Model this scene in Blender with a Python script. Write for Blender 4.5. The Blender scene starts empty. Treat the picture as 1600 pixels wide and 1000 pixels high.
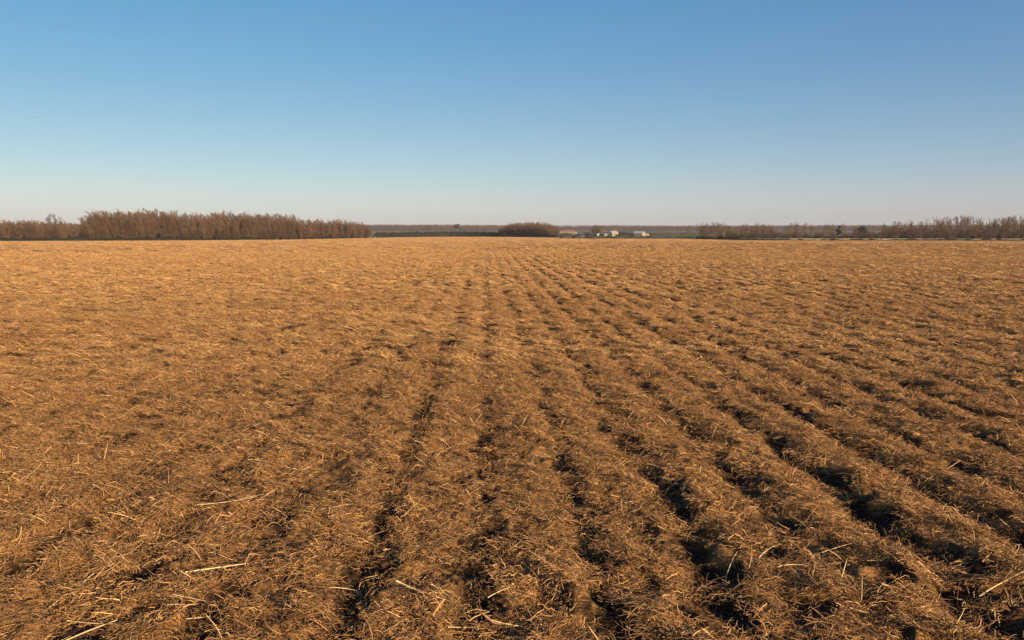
import bpy, math, random
import numpy as np
from mathutils import Vector, Matrix, Euler

random.seed(11)
rng = np.random.default_rng(11)
scene = bpy.context.scene
COL = scene.collection
R = math.radians

# ------------------------------------------------------------------ camera numbers
F = 1256.0                 # focal length in pixels of a 1600 px wide frame
CAMH = 2.2
YAW = math.atan(38 / F)    # camera looks a little to the right of the plough rows (+Y)
PITCH = math.atan(137 / F)
HORIZON = 363.0
EXPOSURE = 1.0
SUN_AZ, SUN_EL = R(143), R(16)   # clockwise from +Y


def ray(px, py):
    x, y = (px - 800) / F, (500 - py) / F
    d = Vector((x, math.cos(PITCH) + y * math.sin(PITCH), -math.sin(PITCH) + y * math.cos(PITCH)))
    return Vector((d.x * math.cos(YAW) + d.y * math.sin(YAW), -d.x * math.sin(YAW) + d.y * math.cos(YAW), d.z))


def ground_at(px, py, z=0.0):
    d = ray(px, py)
    t = (z - CAMH) / d.z
    return d.x * t, d.y * t


def along(px, dist):
    """ground position seen in column px, dist metres of depth away"""
    d = ray(px, HORIZON)
    k = dist / math.hypot(d.x, d.y) / (1.0) * math.hypot((px - 800) / F, 1.0)
    return d.x * k, d.y * k


def top_h(py, dist):
    return CAMH + (HORIZON - py) / F * dist


# ------------------------------------------------------------------ noise
_P = np.random.default_rng(5).permutation(4096).astype(np.int64)
_A = np.random.default_rng(6).uniform(0, 2 * np.pi, 4096)
_GX, _GY = np.cos(_A), np.sin(_A)


def pn(x, y, seed=0):
    x = np.asarray(x, float) + seed * 37.31
    y = np.asarray(y, float) + seed * 91.17
    xi, yi = np.floor(x).astype(np.int64), np.floor(y).astype(np.int64)
    xf, yf = x - xi, y - yi
    u = xf * xf * xf * (xf * (xf * 6 - 15) + 10)
    v = yf * yf * yf * (yf * (yf * 6 - 15) + 10)

    def g(a, b, dx, dy):
        h = _P[(_P[a & 4095] + b) & 4095]
        return _GX[h] * dx + _GY[h] * dy
    n00 = g(xi, yi, xf, yf)
    n10 = g(xi + 1, yi, xf - 1, yf)
    n01 = g(xi, yi + 1, xf, yf - 1)
    n11 = g(xi + 1, yi + 1, xf - 1, yf - 1)
    return 1.5 * ((n00 * (1 - u) + n10 * u) * (1 - v) + (n01 * (1 - u) + n11 * u) * v)


def sstep(a, b, x):
    t = np.clip((x - a) / (b - a), 0, 1)
    return t * t * (3 - 2 * t)


# ------------------------------------------------------------------ field relief
PITS_PX = [(896,772,1),(1058,805,1.5),(1160,748,1.2),(1217,826,1.2),(914,877,1.5),(1115,904,1.5),(1150,910,1.2),(860,946,1.4),
 (1202,880,1.2),(1007,847,.9),(1085,868,1.2),(1256,961,1.6),(1160,985,1.4),(965,988,1.2),(1088,992,1),(1052,778,.9),
 (1306,757,1.4),(1330,787,1.3),(1378,811,1.5),(1399,847,1.5),(1471,871,1.4),(1531,898,1.4),(1519,967,1.8),(1555,991,1.6),(1510,751,1.3),
 (1558,814,1.3),(1396,910,1.2),(1312,868,1),(1594,850,1.3),(1492,928,1.2),(445,820,1.2),(559,886,1.2),(559,925,1.3),(616,781,1.2),
 (592,823,1.2),(721,760,1.3),(751,856,1.3),(733,955,1.3),(808,856,1),(532,970,1.2),(850,955,1.2),(466,781,1),(820,724,1),(772,718,1),
 (733,712,1),(763,916,1),(604,898,1.2),(234,748,1),(348,751,1.1),(207,835,1),(207,862,1),(129,901,1.2),(72,871,1),(405,820,1),
 (249,967,1.1),(318,964,1.1),(381,877,1),(9,901,1.2),(84,952,1),(450,910,.9),(574,626,1),(848,646,1.2),(924,634,1.5),(1056,586,1.4),
 (940,674,1.4),(968,698,1.4),(996,714,1.4),(880,570,1.2),(860,530,1.1),(728,714,1),(776,718,1.1),(660,646,1),(672,626,1),(856,656,1.1),
 (716,750,1.2),(1100,610,1.2),(1132,646,1.3),(1048,646,1.2),(964,522,1),(856,458,1),(1000,614,1),(1168,542,1.2),(1364,548,1.3),(1340,610,1.3),
 (1432,608,1.5),(1512,590,1.2),(1576,610,1.3),(1180,678,1.3),(1448,650,1.3),(1500,642,1.3),(1220,714,1.3),(1540,686,1.5),(1300,594,1.2),
 (1304,758,1.4),(1588,568,1.2),(1384,690,1.2),(1316,658,1.1),(1552,654,1.2),(13,603,.8),(95,595,.6),(83,608,.5),(136,621,.7),(134,578,.6),
 (345,740,.9),(270,708,.9),(500,700,.9),(640,690,.9),(690,660,.9),(820,560,.9),(790,540,.8),(905,500,.9),(920,600,1),(560,660,.8),(450,640,.7)]
_pits = []
for _px, _py, _s in PITS_PX:
    _x, _y = ground_at(_px, _py, -0.03)
    _d = math.hypot(_x, _y)
    _k = _s * (0.86 + 0.008 * min(_d, 30))
    _pits.append((_x, _y, 0.070 * _k, 0.088 * _k * (1 + 0.012 * _d), 0.046 * min(_s, 1.4) * (1 + 0.006 * _d)))
PITS = np.array(_pits)
ROW = 0.755
ROW_X0 = 0.335


def relief(x, y):
    """(height, straw cover 0..1) of the field at x, y (arrays)"""
    x = np.asarray(x, float); y = np.asarray(y, float)
    r = np.hypot(x, y)
    xr = x + 0.045 * pn(x * 0.35, y * 0.12, 1) + 0.035 * pn(x * 0.9, y * 0.7, 2)
    c = np.cos(2 * np.pi * (xr - ROW_X0) / ROW)             # +1 on a ridge
    side = 0.25 + 0.75 * sstep(-4.5, 2, x - 0.02 * y)                   # rows stand out to the middle and right
    mod = 0.65 + 0.5 * pn(x * 0.4, y * 0.35, 3)
    amp = (0.008 + 0.010 * side) * np.clip(mod, 0.2, 1.3)
    fade = 1 - sstep(90, 220, r)
    dfur = np.abs(((xr - ROW_X0 - ROW / 2) / ROW + 0.5) % 1.0 - 0.5) * ROW      # distance to the furrow line
    gmod = np.clip(0.72 + 0.8 * pn(x * 0.6, y * 0.3, 13) + 0.75 * pn(x * 2.2, y * 1.5, 17), 0.05, 1.5) * (0.35 + 0.65 * side)
    farw = sstep(16, 45, r)
    gmod = gmod * (1 - 0.7 * farw) + 0.7 * farw * (0.35 + 0.65 * side) * 1.1
    h = amp * c * fade - (0.036 + 0.030 * farw) * gmod * np.exp(-(dfur / 0.085) ** 2) * fade
    h += 0.030 * pn(x * 1.5, y * 1.2, 4) * fade
    h += 0.044 * pn(x * 3.9, y * 3.3, 5) * (1 - sstep(40, 110, r))
    near = 1 - sstep(12, 40, r)
    h += 0.032 * pn(x * 7.6, y * 6.6, 6) * (1 - sstep(22, 65, r)) + 0.012 * pn(x * 17, y * 16, 7) * near
    row_on = (0.30 + 0.70 * side) * np.clip(0.75 + 0.9 * pn(x * 0.5, y * 0.25, 13), 0.15, 1.3)
    fur = np.clip(0.0 - 1.0 * c, 0, 1)
    cov = 0.60 + 0.22 * pn(x * 1.9, y * 1.0, 8) + 0.36 * pn(x * 5.2, y * 4.2, 9) + 0.14 * pn(x * 0.35, y * 0.2, 14) - (0.42 + 0.38 * sstep(12, 35, r)) * fur * row_on
    # small hollows: everywhere a few, many along the furrows
    q = pn(x * 3.9, y * 2.4, 10) + 0.5 * pn(x * 8.6, y * 6.2, 11)
    hole = sstep(0.20, 0.62, q + 0.42 * fur * row_on - 0.12) * (0.45 + 0.55 * side)
    h -= 0.028 * hole * (1 - sstep(60, 140, r))
    rough = near * np.clip(0.9 - cov, 0.15, 1)
    h += rough * (0.030 * pn(x * 13, y * 12, 15) + 0.018 * pn(x * 29, y * 27, 16))
    cov -= 0.42 * hole + 0.30 * gmod * np.exp(-(dfur / 0.10) ** 2)
    # hollows seen in the photo
    for px_, py_, sx, sy, dep in PITS:
        m = (np.abs(x - px_) < 3.2 * sx + .25) & (np.abs(y - py_) < 3.2 * sy + .25)
        if not m.any():
            continue
        xx, yy = x[m] - px_, y[m] - py_
        wob = 1 + 0.45 * pn(xx * 6 + px_, yy * 5 + py_, 12)
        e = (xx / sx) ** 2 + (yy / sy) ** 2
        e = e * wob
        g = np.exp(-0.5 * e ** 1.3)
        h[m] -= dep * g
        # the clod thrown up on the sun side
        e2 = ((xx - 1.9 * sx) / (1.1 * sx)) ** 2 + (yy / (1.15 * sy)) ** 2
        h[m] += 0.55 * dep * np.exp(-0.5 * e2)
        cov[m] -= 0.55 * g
    return h, np.clip(cov, 0, 1)


# far edge of the field as (azimuth px column, metres)
EDGE = np.array([(-1500, 150), (-600, 175), (0, 206), (140, 212), (300, 226), (460, 250), (560, 300), (600, 345), (700, 420), (780, 400),
                 (870, 345), (900, 292), (1050, 288), (1160, 227), (1400, 216), (1600, 211), (2200, 192), (3000, 180)], float)


def px_of(x, y):
    """photo column in which ground point x, y shows"""
    X = x * math.cos(YAW) - y * math.sin(YAW)
    Y = x * math.sin(YAW) + y * math.cos(YAW)
    return 800 + F * X / np.maximum(Y, 1e-6)


def edge_depth(px):
    return np.interp(px, EDGE[:, 0], EDGE[:, 1])


def terrain(x, y):
    x = np.asarray(x, float); y = np.asarray(y, float)
    r = np.hypot(x, y)
    z = np.interp(r, [0, 140, 420, 750, 1000, 1230, 1650, 2100, 2500], [-0.55, -0.5, -0.75, -1.0, 0.2, 3.4, 7.8, 6, 0])
    z = z + np.where(r > 900, (r - 900) / 700, 0) * 1.5 * pn(x / 420, y / 420, 20)
    return z


def tz(x, y):
    return float(terrain(np.array([x]), np.array([y]))[0])


# ------------------------------------------------------------------ materials
def new_mat(name):
    m = bpy.data.materials.new(name)
    m.use_nodes = True
    nt = m.node_tree
    b = nt.nodes['Principled BSDF']
    return m, nt, b


def N(nt, kind, **kw):
    n = nt.nodes.new(kind)
    for k, v in kw.items():
        if k in n.inputs:
            n.inputs[k].default_value = v
        else:
            setattr(n, k, v)
    return n


def ramp(nt, stops, interp='LINEAR'):
    n = nt.nodes.new('ShaderNodeValToRGB')
    n.color_ramp.interpolation = interp
    els = n.color_ramp.elements
    while len(els) < len(stops):
        els.new(0.5)
    for e, (p, c) in zip(els, stops):
        e.position = p
        e.color = (*c, 1)
    return n


def simple(name, colour, rough=0.8, var=0.15, scale=2.0, spec=0.3):
    """plain surface with noise mottling and a little difference between objects"""
    m, nt, b = new_mat(name)
    tc = N(nt, 'ShaderNodeTexCoord')
    no = N(nt, 'ShaderNodeTexNoise', Scale=scale, Detail=6.0, Roughness=0.6)
    nt.links.new(tc.outputs['Object'], no.inputs['Vector'])
    oi = N(nt, 'ShaderNodeObjectInfo')
    lo = tuple(c * (1 - var) for c in colour); hi = tuple(min(1, c * (1 + var)) for c in colour)
    rp = ramp(nt, [(0.3, lo), (0.7, hi)])
    nt.links.new(no.outputs['Fac'], rp.inputs['Fac'])
    hsv = N(nt, 'ShaderNodeHueSaturation')
    mr = N(nt, 'ShaderNodeMapRange')
    mr.inputs['To Min'].default_value = 1 - var; mr.inputs['To Max'].default_value = 1 + var
    nt.links.new(oi.outputs['Random'], mr.inputs['Value'])
    nt.links.new(mr.outputs['Result'], hsv.inputs['Value'])
    nt.links.new(rp.outputs['Color'], hsv.inputs['Color'])
    nt.links.new(hsv.outputs['Color'], b.inputs['Base Color'])
    b.inputs['Roughness'].default_value = rough
    b.inputs['Specular IOR Level'].default_value = spec
    return m


def field_material():
    m, nt, b = new_mat('straw_covered_soil')
    L = nt.links.new
    geo = N(nt, 'ShaderNodeNewGeometry')
    at = N(nt, 'ShaderNodeAttribute', attribute_name='cover')
    # fine fibres at two angles
    facs = []
    for ang, sc in ((0.5, 1.0), (-0.7, 0.8)):
        mp = N(nt, 'ShaderNodeMapping')
        mp.inputs['Rotation'].default_value = (0, 0, ang)
        mp.inputs['Scale'].default_value = (14 * sc, 75 * sc, 20)
        L(geo.outputs['Position'], mp.inputs['Vector'])
        no = N(nt, 'ShaderNodeTexNoise', Scale=1.0, Detail=4.0, Roughness=0.65, Distortion=0.6)
        L(mp.outputs['Vector'], no.inputs['Vector'])
        facs.append(no.outputs['Fac'])
    mx = N(nt, 'ShaderNodeMath', operation='MAXIMUM')
    L(facs[0], mx.inputs[0]); L(facs[1], mx.inputs[1])
    clod = N(nt, 'ShaderNodeTexNoise', Scale=9.0, Detail=8.0, Roughness=0.7)
    L(geo.outputs['Position'], clod.inputs['Vector'])
    # straw where fibres + cover are high
    s1 = N(nt, 'ShaderNodeMath', operation='MULTIPLY_ADD')
    L(at.outputs['Fac'], s1.inputs[0]); s1.inputs[1].default_value = 0.75
    L(mx.outputs[0], s1.inputs[2])
    s2 = N(nt, 'ShaderNodeMath', operation='MULTIPLY_ADD')
    L(clod.outputs['Fac'], s2.inputs[0]); s2.inputs[1].default_value = 0.5
    L(s1.outputs[0], s2.inputs[2])
    mr = N(nt, 'ShaderNodeMapRange')
    mr.inputs['From Min'].default_value = 0.92; mr.inputs['From Max'].default_value = 1.32
    L(s2.outputs[0], mr.inputs['Value'])
    soil = ramp(nt, [(0.3, (0.021, 0.011, 0.005)), (0.7, (0.064, 0.033, 0.014))])
    L(clod.outputs['Fac'], soil.inputs['Fac'])
    straw = ramp(nt, [(0.40, (0.18, 0.084, 0.026)), (0.55, (0.36, 0.180, 0.060)), (0.72, (0.58, 0.33, 0.125))])
    L(mx.outputs[0], straw.inputs['Fac'])
    # broad tone drifts, drawn out across the rows
    mp2 = N(nt, 'ShaderNodeMapping')
    mp2.inputs['Scale'].default_value = (0.012, 0.055, 1)
    mp2.inputs['Rotation'].default_value = (0, 0, 0.05)
    L(geo.outputs['Position'], mp2.inputs['Vector'])
    big = N(nt, 'ShaderNodeTexNoise', Scale=1.0, Detail=5.0, Roughness=0.62)
    L(mp2.outputs['Vector'], big.inputs['Vector'])
    bigr = ramp(nt, [(0.3, (0.80, 0.78, 0.76)), (0.5, (1, 1, 1)), (0.75, (1.1, 1.1, 1.1))])
    L(big.outputs['Fac'], bigr.inputs['Fac'])
    mixs = N(nt, 'ShaderNodeMix', data_type='RGBA')
    L(mr.outputs['Result'], mixs.inputs[0]); L(soil.outputs['Color'], mixs.inputs[6]); L(straw.outputs['Color'], mixs.inputs[7])
    mul = N(nt, 'ShaderNodeMix', data_type='RGBA', blend_type='MULTIPLY')
    mul.inputs[0].default_value = 1
    L(mixs.outputs[2], mul.inputs[6]); L(bigr.outputs['Color'], mul.inputs[7])
    L(mul.outputs[2], b.inputs['Base Color'])
    b.inputs['Roughness'].default_value = 0.85
    b.inputs['Specular IOR Level'].default_value = 0.15
    bp = N(nt, 'ShaderNodeBump'); bp.inputs['Strength'].default_value = 1.0; bp.inputs['Distance'].default_value = 0.035
    L(s2.outputs[0], bp.inputs['Height'])
    L(bp.outputs['Normal'], b.inputs['Normal'])
    return m


def straw_material(name, bright=1.0, sat=1.0):
    m, nt, b = new_mat(name)
    L = nt.links.new
    at = N(nt, 'ShaderNodeAttribute', attribute_name='tone')
    rp = ramp(nt, [(0.0, (0.10, 0.048, 0.018)), (0.35, (0.275, 0.139, 0.050)), (0.75, (0.470, 0.266, 0.102)), (1.0, (0.68, 0.47, 0.22))])
    L(at.outputs['Fac'], rp.inputs['Fac'])
    oi = N(nt, 'ShaderNodeObjectInfo')
    mr = N(nt, 'ShaderNodeMapRange')
    mr.inputs['To Min'].default_value = 0.78 * bright; mr.inputs['To Max'].default_value = 1.18 * bright
    L(oi.outputs['Random'], mr.inputs['Value'])
    hsv = N(nt, 'ShaderNodeHueSaturation'); hsv.inputs['Saturation'].default_value = sat
    L(mr.outputs['Result'], hsv.inputs['Value']); L(rp.outputs['Color'], hsv.inputs['Color'])
    L(hsv.outputs['Color'], b.inputs['Base Color'])
    b.inputs['Roughness'].default_value = 0.62
    b.inputs['Specular IOR Level'].default_value = 0.3
    return m


M = {}
M['field'] = field_material()
M['straw'] = straw_material('dry_straw')
M['soil'] = simple('soil_clod', (0.066, 0.035, 0.016), 0.95, 0.45, 8, 0.1)
M['stalk'] = simple('pale_stalk', (0.58, 0.42, 0.22), 0.5, 0.12, 30)
M['twig'] = simple('bare_twigs', (0.124, 0.074, 0.048), 0.85, 0.22, 0.5)
M['twig_grey'] = simple('grey_twigs', (0.120, 0.080, 0.057), 0.85, 0.2, 0.5)
M['bark'] = simple('bark', (0.105, 0.068, 0.046), 0.9, 0.25, 3)
M['brush'] = simple('brush', (0.095, 0.062, 0.038), 0.9, 0.25, 0.6)
M['hedge'] = simple('dark_hedge', (0.012, 0.013, 0.005), 0.8, 0.45, 0.7)
M['hedge_leaf'] = simple('hedge_leaf', (0.017, 0.019, 0.007), 0.7, 0.4, 1.5)
M['conifer'] = simple('conifer', (0.026, 0.021, 0.010), 0.8, 0.3, 1.0)
M['farwood'] = simple('far_twigs', (0.074, 0.043, 0.033), 0.9, 0.2, 0.05)
M['meadow'] = None
M['concrete'] = simple('pale_concrete', (0.18, 0.15, 0.115), 0.85, 0.25, 0.35)
M['white_wall'] = simple('white_wall', (0.28, 0.265, 0.24), 0.8, 0.06, 0.8)
M['cream_wall'] = simple('cream_wall', (0.28, 0.215, 0.15), 0.8, 0.08, 0.8)
M['grey_wall'] = simple('grey_wall', (0.16, 0.15, 0.14), 0.8, 0.15, 0.8)
M['dark_roof'] = simple('dark_roof', (0.045, 0.045, 0.052), 0.7, 0.2, 0.8)
M['pale_roof'] = simple('pale_roof', (0.28, 0.28, 0.28), 0.45, 0.1, 0.5)
M['brown_roof'] = simple('brown_roof', (0.17, 0.115, 0.08), 0.8, 0.2, 0.8)
M['glass'] = simple('window_glass', (0.03, 0.035, 0.04), 0.12, 0.1, 1.0, 0.5)
M['paint'] = simple('white_paint', (0.28, 0.28, 0.27), 0.35, 0.04, 1.0, 0.5)
M['rubber'] = simple('tyre_rubber', (0.02, 0.02, 0.02), 0.9, 0.1, 4)
M['post'] = simple('post_paint', (0.28, 0.26, 0.22), 0.6, 0.1, 4)
M['wood'] = simple('dark_wood', (0.05, 0.036, 0.026), 0.9, 0.2, 6)


def meadow_material():
    m, nt, b = new_mat('meadow')
    L = nt.links.new
    geo = N(nt, 'ShaderNodeNewGeometry')
    mp = N(nt, 'ShaderNodeMapping'); mp.inputs['Scale'].default_value = (0.006, 0.02, 1)
    L(geo.outputs['Position'], mp.inputs['Vector'])
    a = N(nt, 'ShaderNodeTexNoise', Scale=1.0, Detail=4.0)
    L(mp.outputs['Vector'], a.inputs['Vector'])
    f = N(nt, 'ShaderNodeTexNoise', Scale=0.7, Detail=8.0, Roughness=0.7)
    L(geo.outputs['Position'], f.inputs['Vector'])
    rp = ramp(nt, [(0.36, (0.035, 0.036, 0.015)), (0.5, (0.08, 0.064, 0.033)), (0.64, (0.17, 0.125, 0.07))])
    L(a.outputs['Fac'], rp.inputs['Fac'])
    r2 = ramp(nt, [(0.3, (0.75, 0.75, 0.75)), (0.7, (1.15, 1.15, 1.15))])
    L(f.outputs['Fac'], r2.inputs['Fac'])
    mul = N(nt, 'ShaderNodeMix', data_type='RGBA', blend_type='MULTIPLY'); mul.inputs[0].default_value = 1
    L(rp.outputs['Color'], mul.inputs[6]); L(r2.outputs['Color'], mul.inputs[7])
    L(mul.outputs[2], b.inputs['Base Color'])
    b.inputs['Roughness'].default_value = 0.95
    b.inputs['Specular IOR Level'].default_value = 0.1
    return m


M['meadow'] = meadow_material()


# ------------------------------------------------------------------ mesh helpers
def np_mesh(name, verts, faces, mat=None, smooth=False, attr=None, mat_idx=None):
    """verts (n,3); faces (m,k) array of one polygon size, or list of such arrays"""
    me = bpy.data.meshes.new(name)
    if not isinstance(faces, list):
        faces = [faces]
    loops = np.concatenate([f.ravel() for f in faces]).astype(np.int32)
    sizes = np.concatenate([np.full(len(f), f.shape[1], np.int32) for f in faces])
    starts = np.concatenate([[0], np.cumsum(sizes)[:-1]]).astype(np.int32)
    me.vertices.add(len(verts)); me.vertices.foreach_set('co', np.ascontiguousarray(verts, np.float32).ravel())
    me.loops.add(len(loops)); me.loops.foreach_set('vertex_index', loops)
    me.polygons.add(len(sizes)); me.polygons.foreach_set('loop_start', starts); me.polygons.foreach_set('loop_total', sizes)
    me.update(calc_edges=True)
    if smooth:
        me.polygons.foreach_set('use_smooth', np.ones(len(sizes), bool))
    for mm in (mat if isinstance(mat, (list, tuple)) else [mat]):
        if mm:
            me.materials.append(mm)
    if mat_idx is not None:
        me.polygons.foreach_set('material_index', np.asarray(mat_idx, np.int32))
    for k, v in (attr or {}).items():
        a = me.attributes.new(k, 'FLOAT', 'POINT')
        a.data.foreach_set('value', np.ascontiguousarray(v, np.float32))
    me.validate()
    return me


def link(name, data, parent=None, loc=None):
    o = bpy.data.objects.new(name, data)
    COL.objects.link(o)
    if parent:
        o.parent = parent
    if loc is not None:
        o.location = loc
    return o


def tag(o, label=None, cat=None, group=None, kind=None):
    if label: o['label'] = label
    if cat: o['category'] = cat
    if group: o['group'] = group
    if kind: o['kind'] = kind
    return o


def tubes(P, rad, sides=3):
    """P (n,k,3) polylines, rad (n,k) -> verts, quads"""
    n, k, _ = P.shape
    T = np.gradient(P, axis=1)
    T /= np.linalg.norm(T, axis=2, keepdims=True) + 1e-9
    ref = np.where(np.abs(T[..., 2:3]) > 0.9, np.array([1.0, 0, 0]), np.array([0, 0, 1.0]))
    U = np.cross(T, ref); U /= np.linalg.norm(U, axis=2, keepdims=True) + 1e-9
    V = np.cross(T, U)
    a = np.arange(sides) * 2 * np.pi / sides
    V3 = P[:, :, None, :] + rad[:, :, None, None] * (np.cos(a)[None, None, :, None] * U[:, :, None, :] + np.sin(a)[None, None, :, None] * V[:, :, None, :])
    idx = np.arange(n * k * sides).reshape(n, k, sides)
    q = np.stack([idx[:, :-1, :], np.roll(idx, -1, 2)[:, :-1, :], np.roll(idx, -1, 2)[:, 1:, :], idx[:, 1:, :]], -1).reshape(-1, 4)
    return V3.reshape(-1, 3), q


class MB:
    """collects boxes and prisms into one mesh"""
    def __init__(s):
        s.v, s.f = [], []

    def poly(s, verts, faces):
        b = len(s.v)
        s.v += [tuple(v) for v in verts]
        s.f += [tuple(i + b for i in f) for f in faces]
        return s

    def box(s, x0, x1, y0, y1, z0, z1):
        return s.poly([(x0, y0, z0), (x1, y0, z0), (x1, y1, z0), (x0, y1, z0), (x0, y0, z1), (x1, y0, z1), (x1, y1, z1), (x0, y1, z1)],
                      [(0, 3, 2, 1), (4, 5, 6, 7), (0, 1, 5, 4), (1, 2, 6, 5), (2, 3, 7, 6), (3, 0, 4, 7)])

    def prism_y(s, pts, y0, y1):
        """profile pts (x,z) extruded in y"""
        n = len(pts)
        return s.poly([(x, y0, z) for x, z in pts] + [(x, y1, z) for x, z in pts],
                      [tuple(range(n)), tuple(range(2 * n - 1, n - 1, -1))] + [(i, n + i, n + (i + 1) % n, (i + 1) % n) for i in range(n)])

    def prism_x(s, pts, x0, x1):
        n = len(pts)
        return s.poly([(x0, y, z) for y, z in pts] + [(x1, y, z) for y, z in pts],
                      [tuple(range(n)), tuple(range(2 * n - 1, n - 1, -1))] + [(i, n + i, n + (i + 1) % n, (i + 1) % n) for i in range(n)])

    def cyl(s, c, r, h, axis='z', n=14):
        ring = []
        for t in (0, h):
            for i in range(n):
                a = 2 * math.pi * i / n
                u, w = r * math.cos(a), r * math.sin(a)
                if axis == 'z': ring.append((c[0] + u, c[1] + w, c[2] + t))
                elif axis == 'x': ring.append((c[0] + t, c[1] + u, c[2] + w))
                else: ring.append((c[0] + u, c[1] + t, c[2] + w))
        return s.poly(ring, [tuple(range(n)), tuple(range(2 * n - 1, n - 1, -1))] + [(i, (i + 1) % n, n + (i + 1) % n, n + i) for i in range(n)])

    def build(s, name, mat, parent=None, loc=None):
        import bmesh
        me = bpy.data.meshes.new(name)
        me.from_pydata(s.v, [], s.f)
        bm = bmesh.new(); bm.from_mesh(me); bmesh.ops.recalc_face_normals(bm, faces=bm.faces); bm.to_mesh(me); bm.free()
        me.materials.append(mat)
        return link(name, me, parent, loc)


# ------------------------------------------------------------------ the ground
def build_ground():
    az = np.concatenate([np.linspace(-np.pi, -1.0, 60)[:-1], np.linspace(-1.0, 1.0, 260), np.linspace(1.0, np.pi, 60)[1:-1]])
    r = np.concatenate([np.linspace(0.5, 140, 8)[:-1], np.linspace(140, 480, 90), np.geomspace(490, 2480, 90)])
    A, Rr = np.meshgrid(az, r)
    x, y = Rr * np.sin(A), Rr * np.cos(A)
    z = terrain(x, y)
    n, m = x.shape
    idx = np.arange(n * m).reshape(n, m)
    nx = np.roll(idx, -1, 1)
    q = np.stack([idx[:-1], idx[1:], nx[1:], nx[:-1]], -1).reshape(-1, 4)[:, ::-1]
    o = link('ground', np_mesh('ground', np.stack([x, y, z], -1).reshape(-1, 3), q, M['meadow'], True))
    tag(o, kind='structure')


def build_field():
    A1 = 0.86
    az = np.concatenate([np.linspace(-np.pi, -A1, 70)[:-1], np.linspace(-A1, A1, 1250), np.linspace(A1, np.pi, 70)[1:-1]])
    nr = 1050
    t = np.linspace(0, 1, nr)
    px = np.where(np.abs(az) < 1.2, px_of(np.sin(az), np.cos(az)), np.where(az < 0, -1500, 3000))
    depth = edge_depth(px)
    rad = depth * np.where(np.abs(az) < 1.0, np.hypot((px - 800) / F, 1), 1.3)
    rad = np.minimum(rad, 420)
    r0 = 1.2
    Rr = r0 * (rad[None, :] / r0) ** t[:, None]
    A = np.broadcast_to(az[None, :], Rr.shape)
    x, y = Rr * np.sin(A), Rr * np.cos(A)
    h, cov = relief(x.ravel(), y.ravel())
    h = h + 0.05 * pn(x.ravel() / 45, y.ravel() / 60, 30) * sstep(20, 90, Rr.ravel())
    # drop the rim down into the ground sheet
    h = h.reshape(Rr.shape)
    h[-1] = -0.9
    n, m = x.shape
    idx = np.arange(n * m).reshape(n, m)
    nx = np.roll(idx, -1, 1)
    q = np.stack([idx[:-1], idx[1:], nx[1:], nx[:-1]], -1).reshape(-1, 4)[:, ::-1]
    v = np.stack([x, y, h], -1).reshape(-1, 3)
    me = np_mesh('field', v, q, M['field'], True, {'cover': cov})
    tag(link('field', me), kind='structure')


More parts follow.
